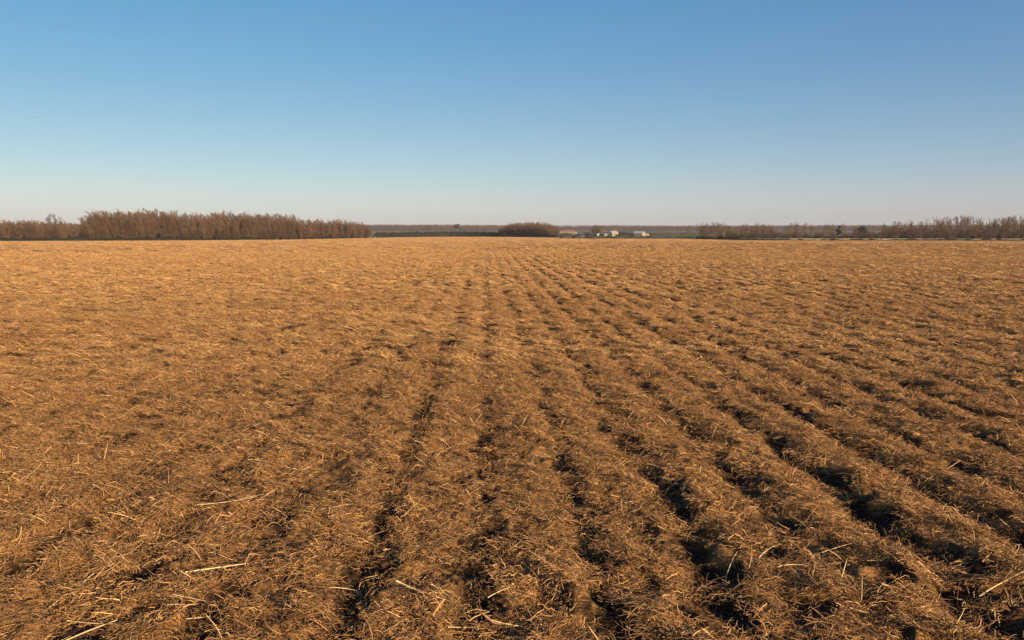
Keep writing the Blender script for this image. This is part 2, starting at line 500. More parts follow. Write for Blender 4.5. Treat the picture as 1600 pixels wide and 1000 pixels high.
# ------------------------------------------------------------------ straw
def straw_tuft(seed, n_long, n_short, spread, wid, lmin, lmax, lift, tone_mid=0.5, flat=1.0, n_leaf=0):
    g = np.random.default_rng(seed)
    Vs, Qs, tone = [], [], []
    off = 0
    for kind, n in (('l', n_long), ('s', n_short)):
        k = 5 if kind == 'l' else 3
        rr = spread * np.sqrt(g.uniform(0, 1, n)); th = g.uniform(0, 2 * np.pi, n)
        c = np.stack([rr * np.cos(th), rr * np.sin(th)], -1)
        L = g.uniform(lmin, lmax, n) * (g.uniform(0.5, 1, n)) if kind == 'l' else g.uniform(0.02, 0.055, n) * lmax / 0.2
        d = g.uniform(0, 2 * np.pi, n)
        bend = g.normal(0, 0.7, n) if kind == 'l' else g.normal(0, 0.4, n)
        el = np.abs(g.normal(0, lift, n)); arch = g.uniform(0.0, 0.09, n) * L
        z0 = g.uniform(0.0, 0.035, n)
        s = np.linspace(-0.5, 0.5, k)
        ang = d[:, None] + bend[:, None] * s[None, :]
        step = (L / (k - 1))[:, None]
        dx = np.cos(ang) * step; dy = np.sin(ang) * step
        X = c[:, :1] + np.cumsum(dx, 1) - dx.sum(1, keepdims=True) / 2
        Y = c[:, 1:] + np.cumsum(dy, 1) - dy.sum(1, keepdims=True) / 2
        Z = z0[:, None] + (s[None, :] + 0.5) * (L * np.sin(el))[:, None] + arch[:, None] * (1 - 4 * s[None, :] ** 2) + g.normal(0, 0.003, (n, k))
        P = np.stack([X, Y, Z * flat], -1)
        w = wid * g.uniform(0.55, 1.3, n) * (1 if kind == 'l' else 0.8)
        rad = w[:, None] * 0.5 * (1 - 0.6 * (s[None, :] + 0.5) ** 2)
        v, q = tubes(P, rad, 3)
        Vs.append(v); Qs.append(q + off); off += len(v)
        tn = np.clip(g.normal(tone_mid, 0.22, n), 0, 0.86)
        pale = g.uniform(0, 1, n) < (0.05 if kind == 'l' else 0.02)
        tn = np.where(pale, g.uniform(0.85, 1, n), tn)
        tone.append(np.repeat(tn, k * 3))
    n = n_leaf
    if n:
        k = 4
        rr = spread * np.sqrt(g.uniform(0, 1, n)); th = g.uniform(0, 2 * np.pi, n); d = g.uniform(0, 2 * np.pi, n)
        L = g.uniform(0.35, 0.9, n) * lmax; s = np.linspace(-.5, .5, k)
        ang = d[:, None] + g.normal(0, .5, n)[:, None] * s[None, :]
        cx = (rr * np.cos(th))[:, None] + np.cos(ang) * L[:, None] * s[None, :]
        cy_ = (rr * np.sin(th))[:, None] + np.sin(ang) * L[:, None] * s[None, :]
        cz = g.uniform(.004, .035, n)[:, None] + (s[None, :] + .5) * (L * np.sin(np.abs(g.normal(0, .25, n))))[:, None] + g.normal(0, .003, (n, k))
        tw = g.uniform(-.9, .9, n)[:, None] + g.normal(0, .5, n)[:, None] * s[None, :]
        w = (wid * g.uniform(0.9, 1.9, n))[:, None] * (1 - 1.2 * s[None, :] ** 2)
        U = np.stack([-np.sin(ang) * np.cos(tw), np.cos(ang) * np.cos(tw), np.sin(tw)], -1) * (w * .5)[..., None]
        Cc = np.stack([cx, cy_, np.maximum(cz, .003)], -1)
        v = np.stack([Cc - U, Cc + U], 2).reshape(-1, 3)
        ix = np.arange(n * k * 2).reshape(n, k, 2)
        q = np.stack([ix[:, :-1, 0], ix[:, 1:, 0], ix[:, 1:, 1], ix[:, :-1, 1]], -1).reshape(-1, 4)
        Vs.append(v); Qs.append(q + off); off += len(v)
        tone.append(np.repeat(np.clip(g.normal(tone_mid + .05, .18, n), 0.05, .82), k * 2))
    me = np_mesh('straw', np.concatenate(Vs), np.concatenate(Qs), M['straw'], True, {'tone': np.concatenate(tone)})
    return bpy.data.objects.new('straw_tuft', me)      # a source for the litter only, never linked


def scatter_modifier(o, sources):
    """instances of sources on o's points by the attributes pick, rot, size"""
    ng = bpy.data.node_groups.new('scatter', 'GeometryNodeTree')
    ng.interface.new_socket('Geometry', in_out='INPUT', socket_type='NodeSocketGeometry')
    ng.interface.new_socket('Geometry', in_out='OUTPUT', socket_type='NodeSocketGeometry')
    gi = ng.nodes.new('NodeGroupInput'); go = ng.nodes.new('NodeGroupOutput')
    g2i = ng.nodes.new('GeometryNodeGeometryToInstance')
    for s in reversed(sources):
        oi = ng.nodes.new('GeometryNodeObjectInfo')
        oi.inputs['Object'].default_value = s
        oi.inputs['As Instance'].default_value = True
        ng.links.new(oi.outputs['Geometry'], g2i.inputs['Geometry'])

    def attr(name, typ):
        n = ng.nodes.new('GeometryNodeInputNamedAttribute'); n.data_type = typ
        n.inputs['Name'].default_value = name
        return n.outputs['Attribute']
    ip = ng.nodes.new('GeometryNodeInstanceOnPoints')
    ip.inputs['Pick Instance'].default_value = True
    ng.links.new(gi.outputs[0], ip.inputs['Points'])
    ng.links.new(g2i.outputs[0], ip.inputs['Instance'])
    ng.links.new(attr('pick', 'INT'), ip.inputs['Instance Index'])
    e2r = ng.nodes.new('FunctionNodeEulerToRotation')
    ng.links.new(attr('rot', 'FLOAT_VECTOR'), e2r.inputs[0])
    ng.links.new(e2r.outputs[0], ip.inputs['Rotation'])
    ng.links.new(attr('size', 'FLOAT_VECTOR'), ip.inputs['Scale'])
    ng.links.new(ip.outputs[0], go.inputs[0])
    md = o.modifiers.new('scatter', 'NODES')
    md.node_group = ng


def points_mesh(name, pos, rot, size, pick):
    me = bpy.data.meshes.new(name)
    n = len(pos)
    me.vertices.add(n)
    me.vertices.foreach_set('co', np.ascontiguousarray(pos, np.float32).ravel())
    a = me.attributes.new('rot', 'FLOAT_VECTOR', 'POINT'); a.data.foreach_set('vector', np.ascontiguousarray(rot, np.float32).ravel())
    a = me.attributes.new('size', 'FLOAT_VECTOR', 'POINT'); a.data.foreach_set('vector', np.ascontiguousarray(size, np.float32).ravel())
    a = me.attributes.new('pick', 'INT', 'POINT'); a.data.foreach_set('value', np.ascontiguousarray(pick, np.int32))
    return me


def build_litter():
    fine = [straw_tuft(100 + i, 20 + 4 * (i % 4), 90, 0.15, 0.0042, 0.04, 0.10 + 0.03 * (i % 5), 0.20, 0.32 + 0.07 * (i // 4), 1.0, 4) for i in range(12)]
    mid = [straw_tuft(200 + i, 30, 90, 0.18, 0.0056, 0.06, 0.22, 0.17, 0.38 + 0.03 * i, 1.0, 3) for i in range(8)]
    far = [straw_tuft(300 + i, 46, 40, 0.22, 0.010, 0.07, 0.26, 0.13, 0.43 + 0.04 * i) for i in range(6)]
    dist = [straw_tuft(400 + i, 170, 0, 1.1, 0.020, 0.12, 0.42, 0.09, 0.555, 0.25) for i in range(5)]
    P, RT, S, K = [], [], [], []
    for (r0, r1, dens, base, cnt, az) in ((2.6, 15, 95, 0, 12, 0.80), (12.5, 34, 44, 12, 8, 0.78), (28, 105, 19, 20, 6, 0.76), (80, 420, 1.0, 26, 5, 0.76)):
        area = az * (r1 ** 2 - r0 ** 2)
        n = int(area * dens)
        r = np.sqrt(rng.uniform(r0 ** 2, r1 ** 2, n)); a = rng.uniform(-az, az, n)
        # let the tiers cross over
        keep = rng.uniform(0, 1, n) < np.clip((r1 - r) / (0.18 * r1), 0, 1) * (np.clip((r - r0) / (0.15 * r0 + .01), 0, 1) if base else 1)
        r, a = r[keep], a[keep]
        x, y = r * np.sin(a), r * np.cos(a)
        inside = r < edge_depth(px_of(x, y)) * np.hypot((px_of(x, y) - 800) / F, 1) - 2.5
        x, y, r = x[inside], y[inside], r[inside]
        h, cov = relief(x, y)
        low = 0.24 - 0.20 * sstep(18, 40, r)
        keep = rng.uniform(0, 1, len(x)) < np.maximum(np.clip((cov - 0.14) * 1.55, 0, 1), low)
        x, y, h = x[keep], y[keep], h[keep]
        e = 0.10 if base == 0 else 0.2
        hx, _ = relief(x + e, y); hy, _ = relief(x, y + e)
        sx, sy = (hx - h) / e, (hy - h) / e
        nrm = np.stack([-sx, -sy, np.ones_like(sx)], -1)
        spin = rng.uniform(0, 2 * np.pi, len(x))
        # rotation: spin about z, then tilt to the slope (small angles)
        rx = np.arctan(sy) * 0.8; ry = -np.arctan(sx) * 0.8
        rot = np.zeros((len(x), 3))
        cs, sn = np.cos(spin), np.sin(spin)
        rot[:, 0] = rx * cs + ry * sn
        rot[:, 1] = -rx * sn + ry * cs
        rot[:, 2] = spin
        sc = rng.uniform(0.75, 1.25, len(x))
        P.append(np.stack([x, y, h - 0.004 + 0.05 * pn(x / 45, y / 60, 30) * sstep(20, 90, r[keep])], -1)); RT.append(rot)
        S.append(np.stack([sc, sc, sc * rng.uniform(0.6, 1.6, len(x))], -1)); 
        tonef = 0.5 + 0.55 * pn(x * 0.9, y * 0.6, 50) + 0.35 * pn(x * 0.25, y * 0.12, 51) + rng.normal(0, 0.22, len(x))
        K.append(base + np.clip((tonef * cnt).astype(int), 0, cnt - 1))
    me = points_mesh('straw_litter', np.concatenate(P), np.concatenate(RT), np.concatenate(S), np.concatenate(K))
    o = link('straw_litter', me)
    scatter_modifier(o, fine + mid + far + dist)
    tag(o, 'loose dry golden straw and chaff lying over the whole ploughed field', 'straw', kind='stuff')
    print('straw tufts', len(me.vertices))


def clod_mesh(seed):
    import bmesh
    g = np.random.default_rng(seed)
    bm = bmesh.new(); bmesh.ops.create_icosphere(bm, subdivisions=2, radius=1.0)
    k = g.uniform(0.6, 1.0, 3); ph = g.uniform(0, 6, 6)
    for v in bm.verts:
        c = v.co
        f = 1 + 0.22 * math.sin(3.1 * c.x + ph[0]) * math.sin(2.7 * c.y + ph[1]) + 0.16 * math.sin(5.3 * c.z + ph[2] + 2 * c.x) + g.normal(0, 0.07)
        v.co = Vector((c.x * k[0] * f, c.y * k[1] * f, c.z * 0.7 * k[2] * f))
    me = bpy.data.meshes.new('clod'); bm.to_mesh(me); bm.free()
    me.materials.append(M['soil'])
    return bpy.data.objects.new('clod', me)


def build_clods():
    src = [clod_mesh(40 + i) for i in range(7)]
    P, S = [], []
    for r0, r1, dens, s0, s1 in ((2.6, 15, 260, .005, .026), (13, 40, 30, .012, .045)):
        n = int(.8 * (r1 ** 2 - r0 ** 2) * dens)
        r = np.sqrt(rng.uniform(r0 ** 2, r1 ** 2, n)); a = rng.uniform(-.8, .8, n)
        x, y = r * np.sin(a), r * np.cos(a)
        h, cov = relief(x, y)
        keep = rng.uniform(0, 1, n) < np.clip(1.05 - 1.1 * cov, 0.10, 1)
        x, y, h = x[keep], y[keep], h[keep]
        sc = s0 + (s1 - s0) * rng.uniform(0, 1, len(x)) ** 3
        P.append(np.stack([x, y, h + 0.2 * sc], -1)); S.append(np.repeat(sc[:, None], 3, 1))
    P = np.concatenate(P); S = np.concatenate(S)
    me = points_mesh('soil_clods', P, rng.uniform(0, 6.28, P.shape) * np.array([.15, .15, 1]), S, rng.integers(0, len(src), len(P)))
    o = link('soil_clods', me); scatter_modifier(o, src)
    tag(o, 'small dark clods of broken soil in the furrows and hollows', 'soil', kind='stuff')
    print('clods', len(P))


STALKS = [  # ends in the photo, thickness mm, bend, label
 ((290, 902), (388, 888), 11, .01, 'thick pale straight stalk lying left of centre in the lower left straw'),
 ((62, 952), (150, 901), 7, .02, 'long thin pale stalk slanting beside the dark hollow at lower left'),
 ((305, 797), (402, 785), 6, -.05, 'long pale bent stalk lying alone above the thick straight stalk at left'),
 ((620, 928), (706, 953), 11, -.03, 'thick pale tapered stalk at bottom centre, sloping down to the right'),
 ((92, 1003), (184, 968), 10, .04, 'widest pale stalk of the crossed bundle at the bottom left corner'),
 ((104, 965), (186, 973), 6, -.03, 'slim pale stalk crossing over the wide one at the bottom left'),
 ((290, 970), (331, 966), 6, .0, 'short pale stalk lying across a dark hollow at bottom left'),
 ((674, 925), (712, 941), 6, .02, 'short slim stalk just above the thick tapered stalk at bottom centre'),
 ((845, 904), (901, 914), 6, .02, 'pale stalk lying alone between two hollows right of bottom centre'),
 ((1184, 889), (1211, 861), 8, .05, 'curved pale stalk leaning over a dark hollow right of centre'),
 ((1133, 896), (1153, 872), 7, .06, 'short curved stalk just left of the one leaning over a hollow'),
 ((1530, 927), (1606, 906), 9, .03, 'thick pale stalk running out at the right edge of the field view'),
 ((1313, 909), (1328, 876), 8, .02, 'short pale stalk standing up steeply among straw at lower right'),
 ((1268, 860), (1338, 855), 6, .03, 'pale stalk lying level above the steep standing one at lower right'),
 ((1328, 963), (1358, 967), 7, -.04, 'short bent pale stalk near the bottom below the steep standing one'),
 ((1214, 901), (1262, 895), 6, .12, 'hooked pale stalk arching over the straw right of the curved one'),
 ((762, 938), (800, 934), 7, .08, 'short arched stalk, uppermost of the four near the bottom middle'),
 ((700, 979), (752, 978), 6, -.01, 'straight level stalk, left of the four near the bottom middle'),
 ((768, 972), (824, 974), 7, -.05, 'gently curved stalk, middle one of the four near the bottom middle'),
 ((790, 990), (824, 995), 7, -.02, 'lowest stalk of the four near the bottom middle'),
 ((372, 791), (412, 770), 5, .02, 'thin pale stalk rising to the right beside the long bent stalk'),
 ((500, 806), (549, 796), 5, .05, 'thin curving stalk above the dark hollows left of centre'),
 ((632, 810), (652, 795), 6, .03, 'short pale stalk slanting near the centre of the lower field'),
 ((515, 923), (566, 908), 6, .10, 'bent stalk bridging a dark hollow left of the thick tapered stalk'),
 ((1120, 752), (1140, 757), 6, .0, 'small pale stalk lying beside a hollow in the right middle furrow'),
 ((976, 789), (1004, 777), 6, .04, 'pale stalk at the rim of a hollow right of the field centre'),
 ((176, 656), (210, 649), 6, .02, 'lone pale stalk lying far out in the smooth left part of the field'),
 ((405, 775), (432, 768), 5, .02, 'small slim stalk lying just right of the thin rising stalk'),
 ((270, 955), (322, 940), 5, .03, 'faint slim stalk below the thick straight stalk at lower left'),
 ((1438, 894), (1470, 897), 6, .06, 'small bent stalk between two shaded hollows at lower right'),
]


def build_stalks():
    for i, ((x0, y0), (x1, y1), mm, bend, label) in enumerate(STALKS):
        steep = 'standing up' in label
        a = ground_at(x0, y0, 0.03); b = ground_at(x1, y1, 0.03)
        if steep:
            b = (a[0] + 0.05, a[1] + 0.03)
        k = 9
        s = np.linspace(0, 1, k)
        ax = np.array(a); bx = np.array(b)
        d = bx - ax; ln = np.hypot(*d)
        nrm = np.array([-d[1], d[0]]) / (ln + 1e-6)
        pts = ax[None, :] * (1 - s[:, None]) + bx[None, :] * s[:, None] + nrm[None, :] * (bend * ln * 4 * s * (1 - s))[:, None] * (1 if not steep else 0.3)
        jn = 0.02 * ln * np.where(s > 0.55, (s - 0.55) * 2, 0)
        pts += nrm[None, :] * jn[:, None]
        h, _ = relief(pts[:, 0].copy(), pts[:, 1].copy())
        hs = np.convolve(np.pad(h, 2, 'edge'), np.ones(5) / 5, 'valid')
        chord = h[0] * (1 - s) + h[-1] * s
        z = chord + min(max(0.0, float((h - chord).max())), 0.05) + 0.030 + 0.012 * s
        if steep:
            z = h[0] + 0.02 + s * 0.13
        P = np.stack([pts[:, 0], pts[:, 1], z], -1)
        o_ = P[0].copy()
        rad = mm / 2300 * (1.05 - 0.55 * s)
        rad[4] *= 1.25     # the node
        v, q = tubes((P - o_)[None], rad[None], 8)
        n = len(v)
        caps = np.array([[0, 1, 2, 3, 4, 5, 6, 7], [n - 1, n - 2, n - 3, n - 4, n - 5, n - 6, n - 7, n - 8]])
        o = link('straw_stalk', np_mesh('straw_stalk', v, [q, caps], M['stalk'], True), loc=o_)
        tag(o, label, 'stalk', 'pale stalks on the field')


# ------------------------------------------------------------------ trees
def branches(seed, H, stems, spread, lean, levels, up, wander=0.12, base_r=0.09, tmin=0.2, crownw=1.0, twig_r=0.008):
    """list per level of (P, rad) arrays; stems rise from one stool; lean = x drift at the top"""
    g = np.random.default_rng(seed)
    out = []
    k = 7
    s = np.linspace(0, 1, k)
    P = np.zeros((stems, k, 3))
    for i in range(stems):
        a = 2 * np.pi * (i + g.uniform(0, .8)) / stems
        L = H * g.uniform(0.78, 1.0) if i else H
        outw = spread * H * g.uniform(0.3, 1.0) if stems > 1 else spread * H * 0.1
        P[i, :, 0] = 0.12 * np.cos(a) + np.cos(a) * outw * s ** 1.15 + lean * H * s ** 2.2
        P[i, :, 1] = 0.12 * np.sin(a) + np.sin(a) * outw * s ** 1.15
        P[i, :, 2] = L * s - 0.25
        P[i, 1:-1, :2] += g.normal(0, wander * H * 0.08, (k - 2, 2))
    rad = base_r * (1.02 - s)[None, :] ** 0.9 * g.uniform(0.8, 1.1, (stems, 1)) + twig_r
    out.append((P, rad))
    par, prad = P, rad
    L0 = H
    for lv, (n, frac, ang) in enumerate(levels):
        m = len(par) * n
        pi = np.repeat(np.arange(len(par)), n)
        lo = tmin if lv == 0 else 0.12
        t = lo + (1 - lo) * (np.tile(np.arange(n), len(par)) + g.uniform(0, 1, m)) / n * 0.98
        kk = par.shape[1]
        f = t * (kk - 1); i0 = np.minimum(f.astype(int), kk - 2); w = (f - i0)[:, None]
        p0 = par[pi, i0] * (1 - w) + par[pi, i0 + 1] * w
        d0 = par[pi, i0 + 1] - par[pi, i0]
        plen = np.linalg.norm(np.diff(par, axis=1), axis=2).sum(1)[pi]
        d0 /= np.linalg.norm(d0, axis=1, keepdims=True) + 1e-9
        rnd = g.normal(0, 1, (m, 3)); rnd -= (rnd * d0).sum(1, keepdims=True) * d0
        rnd /= np.linalg.norm(rnd, axis=1, keepdims=True) + 1e-9
        an = g.uniform(0.75, 1.25, m)[:, None] * ang
        d = d0 * np.cos(an) + rnd * np.sin(an) * crownw
        d /= np.linalg.norm(d, axis=1, keepdims=True)
        L = plen * frac * (1.15 - 0.75 * t) * g.uniform(0.6, 1.2, m)
        kq = 4 if lv < len(levels) - 1 else 3
        ss = np.linspace(0, 1, kq)
        Q = p0[:, None, :] + d[:, None, :] * (L[:, None] * ss[None, :])[..., None]
        Q[:, :, 2] += up * L[:, None] * ss[None, :] ** 2
        Q[:, :, 0] += lean * 0.9 * L[:, None] * ss[None, :] ** 2
        Q[:, 1:, :] += g.normal(0, 0.05, (m, kq - 1, 3)) * L[:, None, None]
        r_at = (prad[pi, i0] * (1 - w[:, 0]) + prad[pi, i0 + 1] * w[:, 0])
        rb = np.maximum(r_at * 0.6, twig_r)
        rr = rb[:, None] * (1 - 0.7 * ss[None, :]); rr = np.maximum(rr, twig_r * 0.7)
        out.append((Q, rr))
        par, prad = Q, rr
    return out


def tree_meshes(name, trunk_mat, twig_mat, **kw):
    br = branches(**kw)
    v, q = tubes(*br[0], 6)
    trunk = np_mesh(name + '_trunk', v, q, trunk_mat, True)
    Vs, Qs, off = [], [], 0
    for P, r in br[1:]:
        v, q = tubes(P, r, 3)
        Vs.append(v); Qs.append(q + off); off += len(v)
    crown = np_mesh(name + '_crown', np.concatenate(Vs), np.concatenate(Qs), twig_mat)
    zmax = max(np.concatenate(Vs)[:, 2].max(), 0.1)
    return trunk, crown, zmax


def make_tree(name, meshes, x, y, height, label, cat, group=None, wscale=1.0, spin=None, sink=0.0, z=None):
    t, c, zm = meshes
    o = link(name, None, loc=(x, y, (tz(x, y) if z is None else z) - sink))
    o.rotation_euler.z = random.uniform(-0.5, 0.5) if spin is None else spin
    s = height / zm
    o.scale = (s * wscale, s * wscale, s)
    tag(o, label, cat, group)
    link('trunk', t, o); link('crown', c, o)
    return o


V = {}


def build_variants():
    tw, bk = M['twig'], M['bark']
    V['coppice'] = [tree_meshes('coppice', bk, tw, seed=500 + i, H=9, stems=5 + i % 3, spread=0.20 + 0.02 * (i % 3), lean=-0.07 - 0.02 * (i % 4), base_r=0.075,
                                levels=[(13, 0.32, 0.32), (8, 0.54, 0.42), (8, 0.62, 0.42)], up=0.18, tmin=0.14, twig_r=0.009) for i in range(8)]
    V['bush'] = [tree_meshes('bush', bk, tw, seed=600 + i, H=5, stems=9, spread=0.36, lean=-0.04, base_r=0.05,
                             levels=[(9, 0.36, 0.55), (7, 0.5, 0.6), (6, 0.55, 0.6)], up=0.12, tmin=0.08, twig_r=0.010) for i in range(6)]
    V['vase'] = [tree_meshes('vase', bk, M['twig_grey'], seed=700 + i, H=8, stems=3, spread=0.16, lean=-0.02, base_r=0.11,
                             levels=[(8, 0.42, 0.55), (7, 0.5, 0.55), (6, 0.5, 0.55)], up=0.10, tmin=0.38, twig_r=0.018) for i in range(6)]
    V['tall'] = [tree_meshes('tall', bk, M['twig_grey'], seed=800 + i, H=9, stems=2 + i % 2, spread=0.15, lean=0.01 * (i % 3 - 1), base_r=0.13,
                                levels=[(9, 0.36, 0.42), (6, 0.5, 0.45), (5, 0.55, 0.45)], up=0.20, tmin=0.42, twig_r=0.018) for i in range(6)]
    V['brush'] = [tree_meshes('brush', bk, M['brush'], seed=900 + i, H=3, stems=10, spread=0.40, lean=-0.03, base_r=0.03,
                              levels=[(8, 0.4, 0.6), (6, 0.5, 0.6), (5, 0.55, 0.6)], up=0.10, tmin=0.05, twig_r=0.010) for i in range(5)]


def depth_behind(px, back):
    return edge_depth(px) + back


def prof(pts, px):
    a = np.array(pts, float)
    return float(np.interp(px, a[:, 0], a[:, 1]))


TOP_COPSE = [(138, 336), (150, 332), (160, 328), (200, 328), (235, 326), (262, 328), (278, 328), (300, 331), (320, 330), (350, 331), (380, 330), (410, 332), (440, 336), (470, 338),
             (490, 339), (520, 342), (540, 342), (560, 346), (572, 349), (580, 356)]
TOP_LOW = [(-300, 346), (-60, 343), (-10, 340), (8, 342), (20, 346.5), (32, 343), (40, 341.5), (52, 342), (62, 346), (72, 346.5), (90, 345.5), (105, 347), (125, 348), (140, 349)]
TOP_RIGHT = [(1375, 351), (1395, 346), (1418, 342), (1435, 346), (1450, 342), (1470, 338), (1500, 336), (1525, 336), (1538, 339), (1547, 345), (1558, 337), (1600, 335.5), (1650, 337), (1760, 337), (1900, 338)]


def build_woods():
    # tall leaning copse on the left
    n = 0
    for row, back in enumerate((3, 8, 13, 19, 26)):
        px = 141 + random.uniform(0, 5)
        while px < 579:
            D = depth_behind(px, back)
            ty = prof(TOP_COPSE, px) + 3.6 * float(pn(px * 0.03, 0.3, 60)) + 2.5 * float(pn(px * 0.09, 4.3, 61)) + random.uniform(-1.0, 4.0) * (1 if row else 1.4) + (0 if row else 2)
            x, y = along(px, D)
            h = top_h(ty, D) - tz(x, y)
            if px < 262:
                lab = 'tall leafless brown tree at the ragged left end of the leaning copse'
            elif px < 430:
                lab = 'leafless brown tree in the middle of the copse, top leaning left'
            else:
                lab = 'lower leafless brown tree in the sloping right end of the copse'
            make_tree('bare_tree', random.choice(V['coppice']), x, y, max(h, 2.5), lab, 'tree', lab.replace('tree', 'trees', 1), wscale=random.uniform(0.95, 1.35))
            n += 1
            px += random.uniform(0.75, 1.25) * 13.5 * 230 / D * (1.0 + 0.12 * row)
    print('copse', n)
    # lower scrubby wood at the far left
    for row, back in enumerate((4, 10, 17, 25)):
        px = -130 + random.uniform(0, 10)
        while px < 136:
            D = depth_behind(px, back)
            x, y = along(px, D)
            h = top_h(prof(TOP_LOW, px) + random.uniform(-.6, 2.5), D) - tz(x, y)
            make_tree('bare_bush', random.choice(V['bush']), x, y, h, 'low rounded leafless bush in the scrubby wood left of the copse', 'bush',
                      'bushes of the scrubby wood', wscale=random.uniform(0.85, 1.2), spin=random.uniform(0, 6))
            px += random.uniform(0.8, 1.2) * 17
    x, y = along(83, 248)
    make_tree('bare_tree', V['vase'][0], x, y, top_h(332, 248) - tz(x, y), 'lone grey bare tree rising above the low scrub left of the copse', 'tree', wscale=1.5)
    x, y = along(94, 256)
    make_tree('bare_tree', V['vase'][3], x, y, top_h(337, 256) - tz(x, y), 'shorter bare tree close beside the lone grey tree above the scrub', 'tree', wscale=1.0)
    # round clump in the middle
    TOPC = [(780, 358), (786, 352), (795, 349), (805, 346.8), (820, 346), (840, 346.3), (850, 346.5), (858, 349.5), (866, 353), (873, 358)]
    for row, back in enumerate((5, 10, 16, 23)):
        px = 783 + random.uniform(0, 4)
        while px < 871:
            D = depth_behind(px, back)
            x, y = along(px, D)
            h = top_h(prof(TOPC, px) + random.uniform(-.2, 2.0), D) - tz(x, y)
            make_tree('bare_bush', random.choice(V['bush']), x, y, h, 'dense leafless bush in the round brown clump at the end of the green hedge', 'bush',
                      'bushes of the round clump', wscale=random.uniform(1.0, 1.3), spin=random.uniform(0, 6))
            px += random.uniform(0.8, 1.2) * 9.5
    # right hand groups
    G1 = [(1092, 350), (1097, 347.5), (1104, 347), (1110, 349), (1117, 346), (1124, 347), (1132, 347.5), (1145, 352), (1158, 350), (1166, 347.5), (1180, 348), (1195, 348.5), (1207, 350), (1211, 353)]
    for row, back in enumerate((10, 18, 27)):
        px = 1095 + random.uniform(0, 5)
        while px < 1208:
            D = 300 + back
            x, y = along(px, D)
            h = top_h(prof(G1, px) + random.uniform(-.4, 3.0), D) - tz(x, y)
            make_tree('bare_tree', random.choice(V['vase']), x, y, h, 'small leafless tree in the brown group right of the farm', 'tree', 'trees in the group right of the farm', wscale=random.uniform(1, 1.4), spin=random.uniform(0, 6))
            px += random.uniform(0.8, 1.2) * 11
    for i, (px, ty, D, w, lab) in enumerate([
            (1235, 347, 330, 1.35, 'wide bare tree, leftmost of the sparse trees between the two right groups'),
            (1245, 345, 335, 1.1, 'tallest bare tree of the sparse stretch between the two right groups'),
            (1257, 346.5, 335, 1.2, 'bushy bare tree right beside the tallest of the sparse stretch'),
            (1268, 347.5, 340, .9, 'slim bare tree ending the first cluster of the sparse stretch'),
            (1292, 349, 345, 1.3, 'broad low bare tree just left of the dark evergreen on the right'),
            (1300, 349, 350, 1.2, 'bare tree touching the dark evergreen on its left side'),
            (1316, 347.5, 350, .8, 'thin bare tree just right of the dark evergreen'),
            (1338, 353, 350, 1.4, 'low bare tree left of the dark mound shaped crown'),
            (1362, 354, 345, 1.4, 'low bare tree before the tall right hand tree row')]):
        x, y = along(px, D)
        make_tree('bare_tree', V['vase'][i % 6], x, y, top_h(ty, D) - tz(x, y), lab, 'tree', wscale=w)
    for row, back in enumerate((27, 34, 43, 52)):
        px = 1380 + random.uniform(0, 6)
        while px < 1800:
            D = depth_behind(px, back)
            x, y = along(px, D)
            ty = prof(TOP_RIGHT, px) + random.uniform(-.8, 4.0) + (1.5 if row == 0 else 0)
            lab = 'tall leafless tree in the see-through row at the far right' if px > 1440 else 'leafless tree at the low left end of the far right tree row'
            make_tree('bare_tree', random.choice(V['tall']), x, y, top_h(ty, D) - tz(x, y), lab, 'tree', lab.replace('tree', 'trees', 1), wscale=random.uniform(0.95, 1.3), spin=random.uniform(0, 6))
            px += random.uniform(0.6, 1.4) * 19
    # brown undergrowth before the right hand trees
    for row, back in enumerate((24, 30, 37)):
        px = 1100 + random.uniform(0, 8)
        while px < 1760:
            D = depth_behind(px, back) if px > 1160 else 300 + back
            x, y = along(px, D)
            ty = (355 if px > 1380 else 359) + random.uniform(-2, 3)
            if 1212 < px < 1380: ty += 2.5
            make_tree('thicket', random.choice(V['brush']), x, y, top_h(ty, D) - tz(x, y), 'low brown thicket of twigs under the right hand trees', 'thicket', 'thickets under the right hand trees',
                      wscale=random.uniform(1.1, 1.5), spin=random.uniform(0, 6))
            px += random.uniform(0.8, 1.2) * 19
    for row, back in enumerate((2.5, 11, 30)):
        px = 142
        while px < 575:
            D = depth_behind(px, back)
            x, y = along(px, D)
            ty = 358 - 2 * row + random.uniform(-3, 3.5)
            make_tree('thicket', random.choice(V['brush']), x, y, top_h(ty, D) - tz(x, y), 'low brown thicket of twigs at the foot of the left copse', 'thicket', 'thickets under the left copse',
                      wscale=random.uniform(1.0, 1.4), spin=random.uniform(0, 6))
            px += random.uniform(0.8, 1.2) * 17


# ------------------------------------------------------------------ hedges
def leafy(points, size, g):
    """random leaf quads at points"""
    n = len(points)
    a = g.normal(0, 1, (n, 3)); a /= np.linalg.norm(a, axis=1, keepdims=True)
    b = np.cross(a, g.normal(0, 1, (n, 3))); b /= np.linalg.norm(b, axis=1, keepdims=True)
    s = size * g.uniform(0.6, 1.3, (n, 1))
    v = np.stack([points - a * s, points + b * s * 0.5, points + a * s, points - b * s * 0.5], 1).reshape(-1, 3)
    return v, np.arange(4 * n).reshape(-1, 4)


